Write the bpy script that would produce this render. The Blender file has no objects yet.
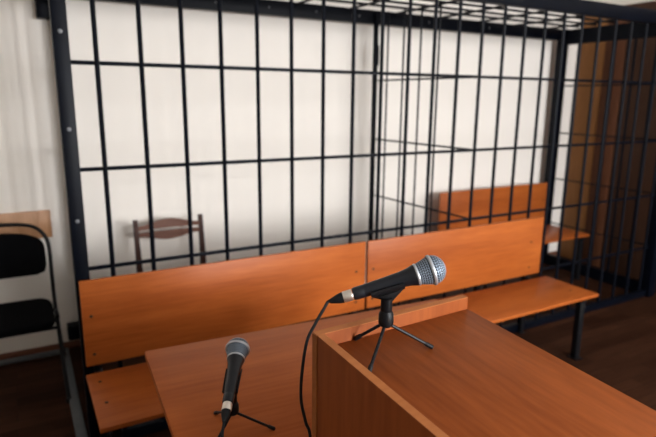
import bpy, bmesh, math, random
from mathutils import Vector, Matrix
random.seed(4)
SC = bpy.context.scene
COL = SC.collection
R = math.radians

# ------------------------------------------------------------------ materials
def nt_new(name):
    m = bpy.data.materials.new(name); m.use_nodes = True
    nt = m.node_tree; b = nt.nodes['Principled BSDF']
    return m, nt, b
def L(nt, a, b): nt.links.new(a, b)

def mat_plain(name, col, rough=.5, metal=0, spec=.5, noise=0.0, scale=30, bump=0.0):
    m, nt, b = nt_new(name)
    b.inputs['Base Color'].default_value = (*col, 1)
    b.inputs['Roughness'].default_value = rough
    b.inputs['Metallic'].default_value = metal
    b.inputs['Specular IOR Level'].default_value = spec
    tc = nt.nodes.new('ShaderNodeTexCoord')
    n = nt.nodes.new('ShaderNodeTexNoise'); n.inputs['Scale'].default_value = scale; n.inputs['Detail'].default_value = 4
    L(nt, tc.outputs['Object'], n.inputs['Vector'])
    if noise:
        r = nt.nodes.new('ShaderNodeValToRGB')
        r.color_ramp.elements[0].position = .3; r.color_ramp.elements[1].position = .7
        r.color_ramp.elements[0].color = (*[c * (1 - noise) for c in col], 1)
        r.color_ramp.elements[1].color = (*[min(1, c * (1 + noise)) for c in col], 1)
        L(nt, n.outputs['Fac'], r.inputs['Fac']); L(nt, r.outputs['Color'], b.inputs['Base Color'])
    if bump:
        bp = nt.nodes.new('ShaderNodeBump'); bp.inputs['Strength'].default_value = bump; bp.inputs['Distance'].default_value = .002
        L(nt, n.outputs['Fac'], bp.inputs['Height']); L(nt, bp.outputs['Normal'], b.inputs['Normal'])
    return m

def mat_wood(name, dark, light, axis='x', rough=.34, seed=0.0, stretch=1.0, rot=0.0, spec=.5):
    """laminate with long streaks running along the given axis"""
    m, nt, b = nt_new(name)
    tc = nt.nodes.new('ShaderNodeTexCoord')
    mp = nt.nodes.new('ShaderNodeMapping')
    sc = {'x': (1.1, 14, 14), 'y': (14, 1.1, 14), 'z': (14, 14, 1.1)}[axis]
    mp.inputs['Scale'].default_value = [s * stretch for s in sc]
    mp.inputs['Location'].default_value = (seed, seed * 1.7, seed * .6)
    mp.inputs['Rotation'].default_value = (0, 0, rot)
    L(nt, tc.outputs['Object'], mp.inputs['Vector'])
    n1 = nt.nodes.new('ShaderNodeTexNoise'); n1.inputs['Scale'].default_value = 1.0; n1.inputs['Detail'].default_value = 5
    n1.inputs['Distortion'].default_value = .5
    n2 = nt.nodes.new('ShaderNodeTexNoise'); n2.inputs['Scale'].default_value = 6.5; n2.inputs['Detail'].default_value = 6
    L(nt, mp.outputs['Vector'], n1.inputs['Vector']); L(nt, mp.outputs['Vector'], n2.inputs['Vector'])
    mx = nt.nodes.new('ShaderNodeMath'); mx.operation = 'MULTIPLY_ADD'; mx.inputs[1].default_value = .45
    L(nt, n2.outputs['Fac'], mx.inputs[0]); 
    m2 = nt.nodes.new('ShaderNodeMath'); m2.operation = 'MULTIPLY'; m2.inputs[1].default_value = .5
    L(nt, n1.outputs['Fac'], m2.inputs[0]); L(nt, m2.outputs[0], mx.inputs[2])
    r = nt.nodes.new('ShaderNodeValToRGB')
    r.color_ramp.elements[0].position = .36; r.color_ramp.elements[1].position = .66
    r.color_ramp.elements[0].color = (*dark, 1); r.color_ramp.elements[1].color = (*light, 1)
    L(nt, mx.outputs[0], r.inputs['Fac']); L(nt, r.outputs['Color'], b.inputs['Base Color'])
    b.inputs['Roughness'].default_value = rough
    b.inputs['Specular IOR Level'].default_value = spec
    bp = nt.nodes.new('ShaderNodeBump'); bp.inputs['Strength'].default_value = .05; bp.inputs['Distance'].default_value = .001
    L(nt, n2.outputs['Fac'], bp.inputs['Height']); L(nt, bp.outputs['Normal'], b.inputs['Normal'])
    return m

def mat_floor():
    m, nt, b = nt_new('parquet')
    tc = nt.nodes.new('ShaderNodeTexCoord')
    mp = nt.nodes.new('ShaderNodeMapping'); mp.inputs['Rotation'].default_value = (0, 0, R(0))
    L(nt, tc.outputs['Object'], mp.inputs['Vector'])
    br = nt.nodes.new('ShaderNodeTexBrick'); br.inputs['Scale'].default_value = 1
    br.inputs['Brick Width'].default_value = .42; br.inputs['Row Height'].default_value = .075
    br.inputs['Mortar Size'].default_value = .0015
    br.inputs['Color1'].default_value = (.020, .0075, .004, 1); br.inputs['Color2'].default_value = (.042, .0165, .0085, 1)
    br.inputs['Mortar'].default_value = (.012, .007, .005, 1)
    L(nt, mp.outputs['Vector'], br.inputs['Vector'])
    n = nt.nodes.new('ShaderNodeTexNoise'); n.inputs['Scale'].default_value = 3; n.inputs['Detail'].default_value = 5
    mp2 = nt.nodes.new('ShaderNodeMapping'); mp2.inputs['Scale'].default_value = (2, 22, 2)
    L(nt, tc.outputs['Object'], mp2.inputs['Vector']); L(nt, mp2.outputs['Vector'], n.inputs['Vector'])
    mix = nt.nodes.new('ShaderNodeMixRGB'); mix.blend_type = 'OVERLAY'; mix.inputs['Fac'].default_value = .5
    L(nt, br.outputs['Color'], mix.inputs[1]); L(nt, n.outputs['Fac'], mix.inputs[2])
    L(nt, mix.outputs[0], b.inputs['Base Color'])
    b.inputs['Roughness'].default_value = .5; b.inputs['Specular IOR Level'].default_value = .03
    return m

def mat_wall(name, col):
    m, nt, b = nt_new(name)
    tc = nt.nodes.new('ShaderNodeTexCoord')
    mp = nt.nodes.new('ShaderNodeMapping'); mp.inputs['Scale'].default_value = (9, 9, .5)
    L(nt, tc.outputs['Object'], mp.inputs['Vector'])
    n = nt.nodes.new('ShaderNodeTexNoise'); n.inputs['Scale'].default_value = 1; n.inputs['Detail'].default_value = 4
    L(nt, mp.outputs['Vector'], n.inputs['Vector'])
    r = nt.nodes.new('ShaderNodeValToRGB'); r.color_ramp.elements[0].position = .3; r.color_ramp.elements[1].position = .7
    r.color_ramp.elements[0].color = (*[c * .985 for c in col], 1); r.color_ramp.elements[1].color = (*col, 1)
    L(nt, n.outputs['Fac'], r.inputs['Fac']); L(nt, r.outputs['Color'], b.inputs['Base Color'])
    n2 = nt.nodes.new('ShaderNodeTexNoise'); n2.inputs['Scale'].default_value = 90; n2.inputs['Detail'].default_value = 3
    L(nt, tc.outputs['Object'], n2.inputs['Vector'])
    bp = nt.nodes.new('ShaderNodeBump'); bp.inputs['Strength'].default_value = .12; bp.inputs['Distance'].default_value = .002
    L(nt, n2.outputs['Fac'], bp.inputs['Height']); L(nt, bp.outputs['Normal'], b.inputs['Normal'])
    b.inputs['Roughness'].default_value = .75; b.inputs['Specular IOR Level'].default_value = .2
    return m

OR_D, OR_L = (.265, .060, .0105), (.385, .102, .0195)
M = dict(
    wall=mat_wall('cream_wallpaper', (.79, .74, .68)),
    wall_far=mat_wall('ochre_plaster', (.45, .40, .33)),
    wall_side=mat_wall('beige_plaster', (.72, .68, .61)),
    ceiling=mat_plain('ceiling_paint', (.86, .85, .83), .8, noise=.02, scale=4),
    floor=mat_floor(),
    skirting=mat_wood('skirting_wood', (.10, .035, .018), (.17, .06, .03), 'x', .45),
    bench=mat_wood('cherry_laminate_bench', OR_D, OR_L, 'x', .38, 2.1, spec=.16),
    table=mat_wood('cherry_laminate_table', (.31, .074, .0155), (.43, .116, .027), 'x', .42, 7.3, spec=.07),
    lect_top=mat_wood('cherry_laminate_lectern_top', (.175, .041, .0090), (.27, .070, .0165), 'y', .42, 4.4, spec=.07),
    lect_shaded=mat_wood('cherry_laminate_shaded_side', (.20, .047, .011), (.27, .070, .017), 'z', .45, 5.9, spec=.07),  # same cherry laminate, colour lowered to carry the shade on the lectern's side
    edge=mat_wood('edge_banding', (.30, .100, .030), (.38, .135, .044), 'x', .45, 1.2, spec=.1),
    cage=mat_plain('navy_black_paint', (.0012, .0021, .0050), .45, 0, .09, noise=.25, scale=14, bump=.06),
    bolt=mat_plain('zinc_bolt', (.12, .125, .135), .5, .1, noise=.1),
    blackmetal=mat_plain('black_metal', (.004, .004, .005), .42, 0, .18, noise=.2),
    screw=mat_plain('dull_screw', (.035, .024, .018), .4, .7, noise=.2),
    fabric=mat_plain('black_fabric', (.003, .003, .0035), .9, 0, .03, noise=.4, scale=260, bump=.4),
    chairwood=mat_wood('reddish_chair_wood', (.105, .045, .030), (.17, .082, .056), 'x', .32, 3.0, spec=.35),
    chairpost=mat_wood('dark_chair_wood', (.030, .012, .009), (.055, .023, .016), 'z', .5, 3.7, spec=.12),
    rail=mat_wood('tan_rail_laminate', (.40, .195, .085), (.50, .26, .125), 'z', .5, 8.0),
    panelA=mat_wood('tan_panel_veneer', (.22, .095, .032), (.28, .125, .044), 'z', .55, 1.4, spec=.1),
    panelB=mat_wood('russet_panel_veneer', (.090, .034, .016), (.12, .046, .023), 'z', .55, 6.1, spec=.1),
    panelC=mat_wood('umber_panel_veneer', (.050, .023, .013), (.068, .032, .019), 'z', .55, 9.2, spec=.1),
    duct=mat_plain('grey_duct', (.085, .094, .10), .45, .0, .4, noise=.1),
    micbody=mat_plain('mic_black_enamel', (.006, .007, .010), .36, 0, .35, noise=.15, scale=300, bump=.03),
    micsilver=mat_plain('mic_grille_steel', (.31, .385, .48), .5, .3, noise=.08, scale=200),
    micring=mat_plain('mic_ring_steel', (.50, .52, .55), .34, .7, noise=.05),
    micfoam=mat_plain('mic_foam', (.018, .022, .03), .9, noise=.2, scale=400),
    plug=mat_plain('plug_nickel', (.74, .68, .60), .28, .9, noise=.1),
    rubber=mat_plain('black_rubber', (.005, .005, .006), .55, 0, .22, noise=.2, scale=200),
    winframe=mat_plain('white_window_frame', (.75, .75, .75), .4, noise=.02),
)

# ------------------------------------------------------------------ mesh helpers
def box(bm, x0, x1, y0, y1, z0, z1, bev=0.0, mtx=None):
    vs = [bm.verts.new((x, y, z)) for x in (x0, x1) for y in (y0, y1) for z in (z0, z1)]
    f = [(0, 1, 3, 2), (4, 6, 7, 5), (0, 4, 5, 1), (2, 3, 7, 6), (0, 2, 6, 4), (1, 5, 7, 3)]
    fs = [bm.faces.new([vs[i] for i in q]) for q in f]
    if bev:
        es = list({e for q in fs for e in q.edges})
        r = bmesh.ops.bevel(bm, geom=es, offset=bev, segments=2, affect='EDGES', profile=.5)
        vs = list({v for v in vs if v.is_valid} | {v for q in r['faces'] for v in q.verts})
    if mtx is not None:
        for v in vs: v.co = mtx @ v.co
    return vs

def BX(*a, bev=0.0, mtx=None):
    bm = bmesh.new(); box(bm, *a, bev=bev, mtx=mtx); return bm

def smooth_path(pts, n=8):
    P = [Vector(p) for p in pts]; out = []
    for i in range(len(P) - 1):
        p0 = P[max(i - 1, 0)]; p1 = P[i]; p2 = P[i + 1]; p3 = P[min(i + 2, len(P) - 1)]
        for k in range(n):
            t = k / n
            out.append(.5 * ((2 * p1) + (p2 - p0) * t + (2 * p0 - 5 * p1 + 4 * p2 - p3) * t * t + (3 * p1 - p0 - 3 * p2 + p3) * t ** 3))
    out.append(P[-1]); return out

def tube(bm, pts, rad, seg=10, caps=True, sq=False):
    """sweep a circle (or a square) along pts; rad is a number or a list"""
    P = [Vector(p) for p in pts]; n = len(P)
    rad = rad if isinstance(rad, (list, tuple)) else [rad] * n
    T = [((P[min(i + 1, n - 1)] - P[max(i - 1, 0)]).normalized()) for i in range(n)]
    up = Vector((0, 0, 1)) if abs(T[0].z) < .9 else Vector((0, 1, 0))
    N = (up - T[0] * up.dot(T[0])).normalized(); rings = []
    for i in range(n):
        N = (N - T[i] * N.dot(T[i])).normalized(); B = T[i].cross(N)
        k = 4 if sq else seg; off = math.pi / 4 if sq else 0; rr = rad[i] * (math.sqrt(2) if sq else 1)
        rings.append([bm.verts.new(P[i] + (N * math.cos(off + 2 * math.pi * j / k) + B * math.sin(off + 2 * math.pi * j / k)) * rr) for j in range(k)])
    k = len(rings[0])
    for i in range(n - 1):
        for j in range(k):
            bm.faces.new((rings[i][j], rings[i][(j + 1) % k], rings[i + 1][(j + 1) % k], rings[i + 1][j]))
    if caps:
        bm.faces.new(rings[0][::-1]); bm.faces.new(rings[-1])
    return bm
def TB(*a, **k): return tube(bmesh.new(), *a, **k)

def lathe(prof, seg=32, mtx=None, bm=None):
    """prof: (radius, height) from bottom to top, spun around z"""
    bm = bm or bmesh.new(); rings = []
    for r, z in prof:
        if r < 1e-6: rings.append([bm.verts.new((0, 0, z))])
        else: rings.append([bm.verts.new((r * math.cos(2 * math.pi * j / seg), r * math.sin(2 * math.pi * j / seg), z)) for j in range(seg)])
    for a, b in zip(rings[:-1], rings[1:]):
        for j in range(seg):
            q = (j + 1) % seg
            if len(a) == 1 and len(b) == 1: continue
            if len(a) == 1: bm.faces.new((a[0], b[q], b[j]))
            elif len(b) == 1: bm.faces.new((a[j], a[q], b[0]))
            else: bm.faces.new((a[j], a[q], b[q], b[j]))
    for rg, rev in ((rings[0], True), (rings[-1], False)):
        if len(rg) > 1: bm.faces.new(rg[::-1] if rev else rg)
    if mtx is not None:
        for v in bm.verts: v.co = mtx @ v.co
    return bm

def obj(name, bm, mat, parent=None, sharp=35):
    bmesh.ops.recalc_face_normals(bm, faces=bm.faces)
    me = bpy.data.meshes.new(name); bm.to_mesh(me); bm.free()
    for p in me.polygons: p.use_smooth = True
    me.set_sharp_from_angle(angle=R(sharp))
    me.materials.append(mat)
    o = bpy.data.objects.new(name, me); COL.objects.link(o)
    if parent: o.parent = parent
    return o

def W(bm, root):
    """world-space mesh -> space of an unrotated root"""
    off = root.location
    for v in bm.verts: v.co -= off
    return bm

def tag(o, label, cat, group=None):
    o['label'] = label; o['category'] = cat
    if group: o['group'] = group
    return o
def thing(name, label, cat, loc=(0, 0, 0), rz=0, group=None):
    o = bpy.data.objects.new(name, None); COL.objects.link(o)
    o.empty_display_size = .1
    o.location = loc; o.rotation_euler = (0, 0, rz)
    return tag(o, label, cat, group)
def struct(name, bm, mat, parent=None):
    o = obj(name, bm, mat, parent)
    if not parent: o['kind'] = 'structure'
    return o
def dup(o, parent=None):
    c = o.copy(); COL.objects.link(c); c.parent = parent
    for ch in list(o.children): dup(ch, c)
    return c

# ------------------------------------------------------------------ the room
XL, XR, YF, YB, ZC = -2.6, 4.25, -6.2, 1.10, 2.95
struct('floor', BX(XL - .1, XR + .2, YF - .2, YB + .1, -.05, 0), M['floor'])
struct('ceiling', BX(XL - .1, XR + .2, YF - .2, YB + .1, ZC, ZC + .05), M['ceiling'])
struct('wall_back', BX(XL - .1, XR + .2, YB, YB + .1, 0, ZC), M['wall'])
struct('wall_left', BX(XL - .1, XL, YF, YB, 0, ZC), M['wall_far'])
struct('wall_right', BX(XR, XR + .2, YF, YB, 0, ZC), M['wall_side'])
# front wall, behind the camera, with two window openings
WINS = [(.90, 2.10), (2.60, 3.80)]; WZ = (1.05, 2.65)
bm = bmesh.new(); FO = YF - .2
box(bm, XL, XR, FO, YF, 0, WZ[0]); box(bm, XL, XR, FO, YF, WZ[1], ZC)
xs = [XL, WINS[0][0], WINS[0][1], WINS[1][0], WINS[1][1], XR]
for i in range(0, 6, 2): box(bm, xs[i], xs[i + 1], FO, YF, WZ[0], WZ[1])
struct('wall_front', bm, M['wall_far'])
for i, (a, b) in enumerate(WINS):
    bm = bmesh.new(); t = .05
    for (p, q, z0, z1) in ((a, a + t, *WZ), (b - t, b, *WZ), (a + t, b - t, WZ[0], WZ[0] + t), (a + t, b - t, WZ[1] - t, WZ[1]),
                           ((a + b) / 2 - .03, (a + b) / 2 + .03, WZ[0] + t, WZ[1] - t)):
        box(bm, p, q, FO + .05, FO + .11, z0, z1)
    struct('window_%d' % (i + 1), bm, M['winframe'])
struct('baseboard_back', BX(XL, XR - .02, YB - .014, YB, 0, .045, bev=.004), M['skirting'])
# brown veneer panelling on the right wall, three tones side by side
PT = 2.27
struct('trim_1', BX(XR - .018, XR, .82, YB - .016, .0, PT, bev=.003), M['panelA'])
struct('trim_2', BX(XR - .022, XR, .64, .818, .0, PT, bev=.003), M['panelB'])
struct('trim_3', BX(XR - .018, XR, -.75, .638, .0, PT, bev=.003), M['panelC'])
# tan bumper board on the back wall behind the visitor chair
struct('trim_4', BX(-1.9, -.172, YB - .020, YB, .700, .856, bev=.003), M['rail'])
# grey cable duct on the floor
bm = bmesh.new()
box(bm, XL + .02, -.150, 1.030, 1.070, 0, .020, bev=.004)
box(bm, -.195, -.150, -1.9, 1.028, 0, .020, bev=.004)
tag(obj('cable_duct', bm, M['duct']), 'grey floor cable duct running along the back wall and turning beside the cage', 'cable duct')

# ------------------------------------------------------------------ the cage
S = .165; NB = 24; PL, PR = -.120, 3.90; DB = 1.00; ZT = 2.085; PLB = -.045
HZ = (.390, .798, 1.205, 1.613)
cage = thing('defendant_cage', 'dark navy steel bar cage standing against the white wall behind the benches', 'cage', (1.9, .5, 0))
cg = lambda name, bm, mat='cage', parent=None: obj(name, W(bm, cage), M[mat], parent or cage)
posts = {}
for nm, x, y, w in (('fl', PL, 0, .027), ('fr', PR, 0, .044), ('bl', PLB, DB, .025), ('br', PR, DB, .035)):
    posts[nm] = cg('corner_post', BX(x - w, x + w, y - w, y + w, 0, ZT, bev=.004))
# bolts on the front posts
for z in (.640, 1.008, 1.365, 1.719):
    cg('bolt', lathe([(.0, 0), (.0085, 0), (.0085, .002), (.006, .005), (0, .006)], 14, Matrix.Translation((PL, -.027, z)) @ Matrix.Rotation(R(90), 4, 'X')), 'bolt', posts['fl'])
for z in (.321, .683, 1.05, 1.45):
    cg('bolt', lathe([(.0, 0), (.0085, 0), (.0085, .002), (.006, .005), (0, .006)], 14, Matrix.Translation((PR + .008, -.044, z)) @ Matrix.Rotation(R(90), 4, 'X')), 'bolt', posts['fr'])
# wall plates at the left back corner
for z0, z1 in ((1.885, 2.02), (.075, .165)):
    cg('wall_plate', BX(-.145, -.05, DB + .0275, YB - .001, z0, z1, bev=.004))
# heavy rails of the frame
xa, xb = PL + .027, PR - .044
cg('top_beam', BX(xa, xb, -.025, .025, ZT - .085, ZT, bev=.004))
bb = cg('top_beam', BX(PLB + .025, PR - .035, DB - .025, DB + .025, 1.992, 2.080, bev=.004))
for x in (.55, .80, 1.14, 1.47, 1.80, 2.4, 3.0):
    cg('bolt', lathe([(.0, 0), (.006, 0), (.006, .002), (.004, .004), (0, .005)], 12, Matrix.Translation((x, DB - .025, 2.034)) @ Matrix.Rotation(R(90), 4, 'X')), 'bolt', bb)
cg('bottom_rail', BX(xa, xb, -.020, .020, .0, .050, bev=.003))
for x0, x1, w in ((PL, PLB, .027), (PR, PR, .044)):
    for nm, z0, z1 in (('top_beam', 1.955, 2.075), ('bottom_rail', 0, .095)):
        bm = bmesh.new(); b0 = w; b1 = DB - w + (.002 if x0 < 0 else 0)
        vs = [bm.verts.new((xx + dx, y, z)) for xx, y in ((x0, b0), (x1, b1)) for dx in (-.02, .02) for z in (z0, z1)]
        for q in ((0, 1, 3, 2), (4, 6, 7, 5), (0, 4, 5, 1), (2, 3, 7, 6), (0, 2, 6, 4), (1, 5, 7, 3)): bm.faces.new([vs[k] for k in q])
        cg(nm, bm)
# bars of the front
br = .0096
for i in range(NB):
    cg('vertical_bar', TB([(i * S, 0, .045), (i * S, 0, ZT - .05)], br, 8))
for z in HZ:
    cg('horizontal_bar', BX(xa, xb, .0088, .0190, z - .008, z + .008, bev=.002))
# bars of the two side faces
for x0, x1 in ((PL, PLB), (PR, PR)):
    for k in range(1, 6):
        y = k * S + .01; x = x0 + (x1 - x0) * y / DB
        cg('vertical_bar', TB([(x, y, .07), (x, y, 1.96)], br, 8))
    for z in HZ:
        cg('horizontal_bar', TB([(x0 + .014, .025, z), (x1 + .014, DB - .025, z)], .006, 8))
# roof grid
for x in [1.33 - .385 * 3 + .385 * k for k in range(10)]:
    cg('roof_bar', TB([(x, .02, ZT - .012), (x, DB - .01, ZT - .016)], .0085, 8))
for y in (.17, .34, .51, .68, .84):
    cg('roof_bar', TB([(xa - .02, y, ZT + .003), (xb + .02, y, ZT + .003)], .0088, 8))
# lattice partition inside, from bar 12 back to the wall
XD = 12 * S; px = lambda y: XD + .004 - .048 * y
xw = px(.96) - .010
part = cg('partition', BX(xw - .013, xw + .013, DB - .055, DB - .0255, 0.0, 2.06, bev=.002))
cg('hinge', TB([(xw + .018, DB - .040, 1.715), (xw + .018, DB - .040, 1.850)], .0115, 12), 'cage', part)
for k in range(1, 6):
    y = k * S + .01
    cg('partition_bar', TB([(px(y), y, .03), (px(y), y, 2.055)], .0062, 8), 'cage', part)
for z in HZ:
    cg('partition_rail', TB([(px(.018) + .012, .022, z), (px(DB - .05) + .012, DB - .05, z)], .006, 8), 'cage', part)
cg('partition_rail', TB([(px(.03), .03, .016), (px(DB - .06), DB - .06, .016)], .014, 8, sq=True), 'cage', part)

# ------------------------------------------------------------------ benches
def make_bench(name, label, loc, length, group, inset=.045, x0=0.0, front=-.455):
    """origin at the left end, on the floor, on the backrest's front face; sitter faces -y"""
    r = thing(name, label, 'bench', loc, 0, group); n = length
    obj('seat', BX(x0, n, front, -.055, .382, .400, bev=.003), M['bench'], r)
    bk = obj('backrest', BX(0, n, 0, .018, .405, .772, bev=.003), M['bench'], r)
    for x in (.045, n - inset):
        obj('leg', BX(x - .019, x + .019, front + .03, front + .065, .006, .352, bev=.002), M['blackmetal'], r)
        obj('leg', BX(x - .015, x + .015, .0185, .0335, .006, .74, bev=.002), M['blackmetal'], r)
        obj('seat_rail', BX(x - .015, x + .015, front + .02, .0183, .352, .3815, bev=.002), M['blackmetal'], r)
        obj('foot_plate', BX(x - .028, x + .028, front + .015, front + .08, 0, .0055), M['blackmetal'], r)
        obj('foot_plate', BX(x - .022, x + .022, .003, .0340, 0, .0055), M['blackmetal'], r)
        for z in (.455, .62):
            obj('screw', lathe([(0, 0), (.0068, 0), (.006, .0018), (0, .0025)], 12, Matrix.Translation((x - .011, -.0002, z)) @ Matrix.Rotation(R(90), 4, 'X')), M['screw'], r)
        for y in (-.14, -.31):
            obj('screw', lathe([(0, 0), (.0068, 0), (.006, .0018), (0, .0025)], 12, Matrix.Translation((x - .011, y, .4002))), M['screw'], r)
    return r
b1 = make_bench('bench', 'left orange wooden bench with its back to the cage, partly behind the table', (-.138, -.062, 0), 1.352, 'orange wooden benches', .045, -.009, -.475)
b2 = make_bench('bench', 'right orange wooden bench with its back to the cage, seat end and leg visible', (1.228, -.062, 0), 1.322, 'orange wooden benches', .088, 0.0, -.425)
b3 = make_bench('bench', 'orange wooden bench inside the cage, against the white wall behind the bars', (2.555, .925, 0), 1.245, 'orange wooden benches')

# ------------------------------------------------------------------ wooden chair in the cage
wc = thing('wooden_chair', 'reddish brown wooden chair with two slats inside the cage against the wall', 'chair', (.448, .72, 0))
def wcp(name, bm, mat, parent=None): return obj(name, bm, M[mat], parent or wc)
for s in (-1, 1):
    # rear leg runs up into the back post, leaning backwards
    wcp('leg', TB([(s * .190, .145, 0), (s * .190, .165, .44), (s * .192, .205, .785)], [.014, .016, .012], 8, sq=True), 'chairpost')
    wcp('leg', TB([(s * .190, -.215, 0), (s * .190, -.205, .43)], [.013, .016], 8, sq=True), 'chairpost')
    wcp('side_rail', BX(s * .190 - .010, s * .190 + .010, -.19, .15, .385, .43, bev=.003), 'chairpost')
wcp('front_rail', BX(-.175, .175, -.215, -.195, .385, .43, bev=.003), 'chairpost')
wcp('seat', BX(-.205, .205, -.235, .140, .430, .452, bev=.008), 'chairwood')
def slat(zc, top):
    bm = bmesh.new(); n = 22; rows = []
    for i in range(n + 1):
        t = -1 + 2 * i / n; x = t * .179
        bulge = .5 + .5 * math.cos(math.pi * max(-1, min(1, t * 1.15)))
        h = .026 + .030 * bulge ** .7
        y = .203 + .018 * (1 - t * t) - .012
        if top: z0, z1 = zc, zc + h
        else: z0, z1 = zc - h, zc
        rows.append([bm.verts.new((x, y + dy, z)) for dy, z in ((-.006, z0), (-.006, z1), (.006, z1), (.006, z0))])
    for a, b in zip(rows[:-1], rows[1:]):
        for j in range(4): bm.faces.new((a[j], a[(j + 1) % 4], b[(j + 1) % 4], b[j]))
    bm.faces.new(rows[0][::-1]); bm.faces.new(rows[-1]); return bm
wcp('back_slat', slat(.723, True), 'chairwood'); wcp('back_slat', slat(.708, False), 'chairwood')

# ------------------------------------------------------------------ black visitor chair at the left
vc = thing('visitor_chair', 'black padded metal-frame visitor chair at the left under the tan wall board', 'chair', (-.425, .68, 0))
def vcp(name, bm, mat, parent=None): return obj(name, bm, M[mat], parent or vc)
def pad(w, d, t, corner, arc=0.0):
    """rounded pad outline in x/z extruded by t along y"""
    pts = []
    for cx, cz, a0 in ((w - corner, d - corner, 0), (-w + corner, d - corner, 90), (-w + corner, -d + corner, 180), (w - corner, -d + corner, 270)):
        for k in range(7):
            a = R(a0 + 90 * k / 6); x = cx + corner * math.cos(a); z = cz + corner * math.sin(a)
            pts.append((x, z))
    return pts
def pad_mesh(pts, t, place, inset=.012):
    bm = bmesh.new(); rings = []
    for s, y in ((.90, -t), (.97, -t * .7), (1, 0), (.97, t * .7), (.90, t)):
        rings.append([bm.verts.new(place(p[0] * s, y, p[1] * s)) for p in pts])
    for a, b in zip(rings[:-1], rings[1:]):
        for j in range(len(pts)): bm.faces.new((a[j], a[(j + 1) % len(pts)], b[(j + 1) % len(pts)], b[j]))
    bm.faces.new(rings[0][::-1]); bm.faces.new(rings[-1]); return bm
tilt = lambda z: .165 + (z - .45) * .17
def back_pts():
    out = []
    for k in range(21):
        a = math.pi * k / 20; out.append((.195 * math.cos(a), .105 * math.sin(a) ** .75))
    out += [(-.195, -.075), (-.185, -.11), (-.15, -.122), (.15, -.122), (.185, -.11), (.195, -.075)]
    return out
vcp('backrest', pad_mesh(back_pts(), .020, lambda x, y, z: Vector((x * 1.04, y + tilt(.69 + z) - .028 - .02 * (1 - (x / .2) ** 2) + .02, .683 + z * 1.03))), 'fabric')
sp = pad(.207, .205, 0, .07)
vcp('seat', pad_mesh(sp, .030, lambda x, y, z: Vector((x, z - .045, (.404 + y * .62) + (.014 * (abs(z - .0) / .2) ** 2)))), 'fabric')
# tubular frame: one bent tube up over the back
arch = [(-.222, .17, .44), (-.222, tilt(.55), .56), (-.222, tilt(.70), .70), (-.205, tilt(.77), .758), (-.165, tilt(.815), .802), (-.10, tilt(.835), .822), (0, tilt(.84), .828),
        (.10, tilt(.835), .822), (.165, tilt(.815), .802), (.205, tilt(.77), .758), (.222, tilt(.70), .70), (.222, tilt(.55), .56), (.222, .17, .44)]
vcp('back_tube', TB(smooth_path(arch, 5), .0105, 10), 'blackmetal')
for s in (-1, 1):
    vcp('leg', TB(smooth_path([(s * .222, .165, .455), (s * .222, .12, .38), (s * .226, -.03, .20), (s * .230, -.235, .006)], 6), .0105, 10), 'blackmetal')
    vcp('leg', TB(smooth_path([(s * .222, -.05, .385), (s * .222, .06, .375), (s * .232, .18, .19), (s * .248, .295, .006)], 6), .0105, 10), 'blackmetal')
    for y in (-.235, .295):
        vcp('foot_cap', lathe([(0, 0), (.013, 0), (.013, .022), (0, .022)], 12, Matrix.Translation((s * (.230 if y < 0 else .248), y, 0))), 'rubber')
for y in (-.16, .10):
    vcp('cross_tube', TB([(-.222, y, .372), (.222, y, .372)], .009, 8), 'blackmetal')

# ------------------------------------------------------------------ table
tb = thing('table', 'orange wooden table in front of the left bench carrying the small microphone', 'table', (-.029, -.780, 0), R(-3.5))
TW, TD, TH = 1.043, .655, .76
obj('tabletop', BX(0, TW, -TD, 0, TH - .022, TH, bev=.002), M['table'], tb)
for x in (.06, TW - .08):
    obj('side_panel', BX(x, x + .018, -TD + .05, -.04, 0, TH - .0225, bev=.001), M['lect_shaded'], tb)
obj('modesty_panel', BX(.0785, TW - .0805, -.12, -.102, .25, TH - .0225, bev=.001), M['bench'], tb)

# ------------------------------------------------------------------ lectern
LT = R(2.9); LO = (.142, -1.511)
lc = thing('lectern', 'orange wooden lectern with raised rim carrying the front microphone', 'lectern', (LO[0], LO[1], 0), LT)
LW, LD, RIM = .381, .52, 1.072; SL = math.tan(R(4.6)); P = .016
def sheared(bm):
    for v in bm.verts:
        if v.co.z > .9: v.co.z += SL * v.co.y
    return bm
fp = obj('front_panel', sheared(BX(.0, LW, -P, 0, 0, RIM, bev=.0012)), M['lect_shaded'], lc)
lp = obj('side_panel', sheared(BX(.0005, P, -LD, -P - .0002, 0, RIM, bev=.0012)), M['lect_shaded'], lc)
obj('side_panel', sheared(BX(LW - P, LW, -LD + .02, -P - .0002, 0, RIM - .044, bev=.0012)), M['lect_shaded'], lc)
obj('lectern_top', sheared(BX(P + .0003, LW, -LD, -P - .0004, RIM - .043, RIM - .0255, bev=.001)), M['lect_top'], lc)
obj('shelf', BX(P + .0003, LW - P - .0003, -LD + .06, -P - .001, .62, .637), M['lect_shaded'], lc)
obj('edge_strip', sheared(BX(.0004, P - .0002, -LD + .001, -P - .0006, RIM - .0002, RIM + .0010)), M['edge'], lp)
obj('edge_strip', sheared(BX(.0004, LW - .0004, -P + .0003, -.0003, RIM - .0002, RIM + .0010)), M['edge'], fp)
obj('edge_strip', BX(-.0010, .0002, -P + .0003, -.0003, .002, RIM - .001), M['edge'], fp)
def lect_z(x, y):
    dx, dy = x - LO[0], y - LO[1]; ly = -math.sin(LT) * dx + math.cos(LT) * dy
    return RIM - .0255 + SL * ly

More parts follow.
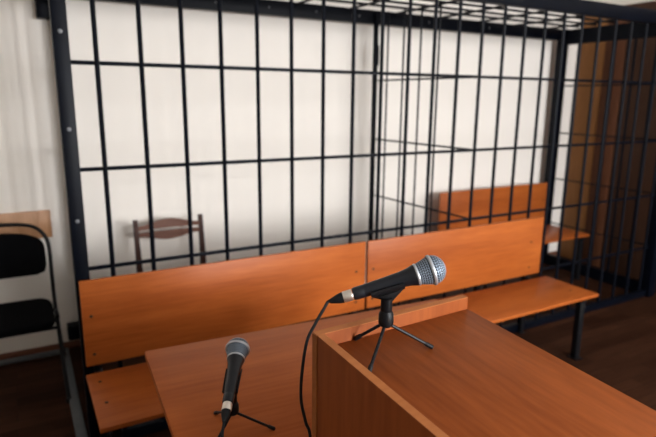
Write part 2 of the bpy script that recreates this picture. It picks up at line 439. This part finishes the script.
# ------------------------------------------------------------------ microphones
def frame_from(direction, roll=0):
    z = Vector(direction).normalized(); x = Vector((0, 0, 1)).cross(z).normalized(); y = z.cross(x)
    return Matrix((x, y, z)).transposed().to_4x4() @ Matrix.Rotation(roll, 4, 'Z')
BR = .0272                                        # head radius
def make_mic(name, label, ballc, direction):
    """local z runs along the handle, origin at the centre of the head"""
    r = thing(name, label, 'microphone', ballc, 0, 'handheld microphones')
    r.rotation_mode = 'QUATERNION'; r.rotation_quaternion = frame_from(direction).to_quaternion()
    obj('handle', lathe([(0, -.148), (.0095, -.148), (.0112, -.1465), (.0116, -.142), (.0118, -.128), (.0116, -.1275), (.0118, -.126), (.0128, -.09), (.0142, -.06), (.0163, -.042), (.0186, -.034), (.0192, -.0315), (.0192, -.030), (0, -.030)], 36), M['micbody'], r)
    obj('neck_ring', lathe([(.0150, -.0298), (.0198, -.0298), (.0204, -.0288), (.0204, -.0262), (.0198, -.0252), (.0150, -.0252)], 40), M['micring'], r)
    obj('band', lathe([(BR - .003, -.0025), (BR + .0003, -.0025), (BR + .0009, -.0015), (BR + .0009, .0020), (BR + .0003, .0030), (BR - .003, .0030)], 48), M['micring'], r)
    core = [(0, -.0255), (.0186, -.0255), (BR - .0022, -.003)] + [((BR - .0018) * math.cos(R(a)), .003 + (BR - .0055) * math.sin(R(a))) for a in range(0, 90, 10)] + [(0, .003 + BR - .0055)]
    obj('foam', lathe(core, 40), M['micfoam'], r)
    bm = bmesh.new(); seg = 30
    for prof in ([(.0192 + (BR - .0008 - .0192) * t / 6, -.0252 + .0225 * t / 6) for t in range(7)],
                 [((BR - .0004) * math.cos(R(a)), .003 + (BR - .0040) * math.sin(R(a))) for a in (0, 11, 22, 33, 44, 55, 66, 77)]):
        rings = [[bm.verts.new((q * math.cos(2 * math.pi * (j + .5 * (i % 2)) / seg), q * math.sin(2 * math.pi * (j + .5 * (i % 2)) / seg), z)) for j in range(seg)] for i, (q, z) in enumerate(prof)]
        for i, (a, b) in enumerate(zip(rings[:-1], rings[1:])):
            for j in range(seg): bm.faces.new((a[j], a[(j + 1) % seg], b[(j + 1) % seg], b[j]))
    bmesh.ops.wireframe(bm, faces=bm.faces[:], thickness=.0013, use_replace=True, use_even_offset=False)
    obj('grille', bm, M['micsilver'], r, 60)
    return r

def make_cable(label, ballc, direction, pts):
    d = Vector(direction).normalized(); c = Vector(ballc)
    r = thing('microphone_cable', label, 'cable', tuple(c - d * .1485), 0, 'microphone cables')
    m = frame_from(direction)
    obj('plug_sleeve', lathe([(0, -.0175), (.0098, -.0175), (.0102, -.0165), (.0102, -.001), (.0098, 0), (0, 0)], 28, m.to_3x3().to_4x4()), M['plug'], r)
    obj('strain_relief', lathe([(0, -.043), (.0038, -.043), (.0048, -.040), (.0066, -.034), (.0092, -.025), (.0100, -.0178), (0, -.0178)], 24, m.to_3x3().to_4x4()), M['rubber'], r)
    s = c - d * (.1485 + .0415)
    P_ = smooth_path([s, s - d * .005] + [Vector(p) for p in pts], 8)
    obj('cord', W(TB(P_, .0030, 8), r), M['rubber'], r)
    return r

def make_stand(label, hub, zsurf, feet, ballc, direction, zf=None, slide=0.0):
    """hub = x, y of the stem; zf(x, y) gives the height of the surface under a foot"""
    hx, hy = hub; d = Vector(direction).normalized(); c = Vector(ballc)
    r = thing('microphone_stand', label, 'stand', (hx, hy, zsurf), 0, 'tripod microphone stands')
    hz = .050
    obj('hub', lathe([(0, hz - .004), (.0090, hz - .004), (.0134, hz), (.0140, hz + .006), (.0136, hz + .020), (.0106, hz + .026), (0, hz + .026)], 24), M['blackmetal'], r)
    # point of the handle's axis above the hub
    t = ((hx - c.x) * d.x + (hy - c.y) * d.y) / (d.x * d.x + d.y * d.y); ax = c + d * t - Vector((hx, hy, zsurf))
    obj('stem', lathe([(0, hz + .0262), (.0100, hz + .0262), (.0108, hz + .030), (.0102, hz + .050), (.0084, ax.z - .0370), (0, ax.z - .0370)], 24), M['blackmetal'], r)
    # clip: a sleeve open along its top, with a web down to the stem
    bm = bmesh.new(); m = frame_from(direction).to_3x3().to_4x4(); n = 18; L0, L1 = -.032 + slide, .030 + slide
    rows = []
    for k in range(n + 1):
        a = R(-90 - 86 + 172 * k / n)
        row = []
        for z, ri, ro in ((L0, .0138, .0168), (slide, .0143, .0176), (L1, .0157, .0182)):
            row.append([bm.verts.new(ax + (m @ Vector((q * math.cos(a), q * math.sin(a), z)))) for q in (ri, ro)])
        rows.append(row)
    for a, b in zip(rows[:-1], rows[1:]):
        for i in range(2):
            bm.faces.new((a[i][0], b[i][0], b[i + 1][0], a[i + 1][0])); bm.faces.new((a[i][1], a[i + 1][1], b[i + 1][1], b[i][1]))
        bm.faces.new((a[0][0], a[0][1], b[0][1], b[0][0])); bm.faces.new((a[2][0], b[2][0], b[2][1], a[2][1]))
    for row in (rows[0], rows[-1]):
        for i in range(2): bm.faces.new((row[i][0], row[i + 1][0], row[i + 1][1], row[i][1]))
    obj('clip', bm, M['rubber'], r)
    wb = bmesh.new(); rg = []; nseg = 16
    for hw, hl, zz in ((.0086, .0086, -.0375), (.0090, .0094, -.033), (.0094, .0125, -.028), (.0100, .0185, -.0235), (.0106, .0250, -.0195), (.0108, .0300, -.0165), (.0100, .0300, -.0155)):
        w = min(1, max(0, (zz + .0375) / .014))           # level at the stem, square to the handle at the clip
        base = ax + Vector((0, 0, zz)) * (1 - w) + (m @ Vector((0, zz, slide * .5))) * w
        dx = m @ Vector((1, 0, 0)); dl = (m @ Vector((0, 0, 1))); flat = Vector((dl.x, dl.y, 0)).normalized(); dl = (flat * (1 - w) + dl * w).normalized()
        rg.append([])
        for q in range(nseg):
            a = 2 * math.pi * q / nseg; cx, cy = math.cos(a), math.sin(a)
            rg[-1].append(wb.verts.new(base + dx * hw * math.copysign(abs(cx) ** .7, cx) + dl * hl * math.copysign(abs(cy) ** .7, cy)))
    for a, b in zip(rg[:-1], rg[1:]):
        for j in range(nseg): wb.faces.new((a[j], a[(j + 1) % nseg], b[(j + 1) % nseg], b[j]))
    wb.faces.new(rg[0][::-1]); wb.faces.new(rg[-1])
    obj('swivel', wb, M['rubber'], r)
    for a, rad in feet:
        a = R(a); ux, uy = math.cos(a), math.sin(a)
        zz = (zf(hx + rad * ux, hy + rad * uy) - zsurf) if zf else 0
        top = Vector((.006 * ux, .006 * uy, hz)); end = Vector((rad * ux, rad * uy, zz + .0042))
        lg = obj('leg', TB([top, top.lerp(end, .97)], .0030, 8), M['blackmetal'], r)
        q = (end - top).normalized()
        obj('rubber_foot', TB([end - q * .015, end - q * .012, end + q * .001, end + q * .003], [.0032, .0042, .0044, .0030], 10), M['rubber'], lg)
    return r

# front microphone on the lectern
d1 = Vector((.862, -.411, .297)).normalized(); c1 = (.334, -1.6045, 1.1885)
h1 = (.2560, -1.5790)
mic1 = make_mic('microphone', 'larger nearer black microphone with silver mesh head above the lectern, pointing right', c1, d1)
make_stand('black tripod stand on the lectern under the nearer microphone', h1, lect_z(*h1), ((-142, .092), (-22, .088), (122, .060)), c1, d1, lect_z)
make_cable('black cable hanging from the nearer microphone down the left side of the lectern', c1, d1,
           [(.156, -1.5275, 1.1205), (.139, -1.526, 1.094), (.124, -1.523, 1.062), (.115, -1.521, 1.00), (.113, -1.522, .95), (.117, -1.532, .91), (.121, -1.545, .87), (.11, -1.56, .70),
            (.10, -1.58, .40), (.09, -1.60, .10), (.07, -1.66, .012), (.02, -1.80, .0035), (.05, -2.1, .0035), (.02, -2.5, .0035)])
# small microphone on the table
d2 = Vector((.454, .814, .362)).normalized(); c2 = (.0971, -1.2303, .9285)
h2 = (.0620, -1.2860)
mic2 = dup(mic1); mic2.location = c2; mic2.rotation_quaternion = frame_from(d2).to_quaternion()
mic2['label'] = 'smaller farther black microphone with silver mesh head on the table, pointing up'
make_stand('black tripod stand on the table under the smaller microphone', h2, .7602, ((97.7, .0897), (-22.3, .0897), (-142.3, .0897)), c2, d2, None, -.014)
make_cable('black cable running from the smaller microphone over the near edge of the table', c2, d2,
           [(.000, -1.404, .847), (-.008, -1.424, .825), (-.014, -1.444, .792), (-.018, -1.462, .755), (-.020, -1.474, .70), (-.02, -1.50, .40), (-.03, -1.53, .10), (-.05, -1.60, .012),
            (-.08, -1.70, .0035), (-.06, -1.95, .0035), (-.09, -2.4, .0035)])

# ------------------------------------------------------------------ daylight through the windows
def area(name, loc, rot, sx, sy, energy, col, spread=180):
    l = bpy.data.lights.new(name, 'AREA'); l.shape = 'RECTANGLE'; l.size = sx; l.size_y = sy; l.energy = energy; l.color = col; l.spread = R(spread)
    o = bpy.data.objects.new(name, l); COL.objects.link(o); o.location = loc; o.rotation_euler = rot; return o
for i, (a, b) in enumerate(WINS):
    area('daylight', ((a + b) / 2, FO + .02, sum(WZ) / 2), (R(90), 0, 0), b - a, WZ[1] - WZ[0], (370, 370)[i], (.97, .98, 1.0))
w = bpy.data.worlds.new('sky'); SC.world = w; w.use_nodes = True
w.node_tree.nodes['Background'].inputs['Color'].default_value = (.75, .85, 1, 1)
w.node_tree.nodes['Background'].inputs['Strength'].default_value = .5

# ------------------------------------------------------------------ camera
cam = bpy.data.cameras.new('camera'); co = bpy.data.objects.new('camera', cam); COL.objects.link(co)
Rr = Vector((.87229, -.4889, .00926)); Uu = Vector((.09689, .19136, .97673)); Ff = Vector((.4793, .85109, -.21429))
mt = Matrix((Rr, Uu, -Ff)).transposed().to_4x4(); mt.translation = (-.29357, -2.33775, 1.48968); co.matrix_world = mt
cam.sensor_width = 36; cam.lens = 30.124; cam.clip_start = .05
cam.dof.use_dof = True; cam.dof.focus_distance = 1.0; cam.dof.aperture_fstop = 4.0
SC.camera = co
SC.view_settings.view_transform = 'Standard'; SC.view_settings.look = 'None'; SC.view_settings.gamma = 1
SC.view_settings.use_curve_mapping = False; SC.view_settings.exposure = -0.10
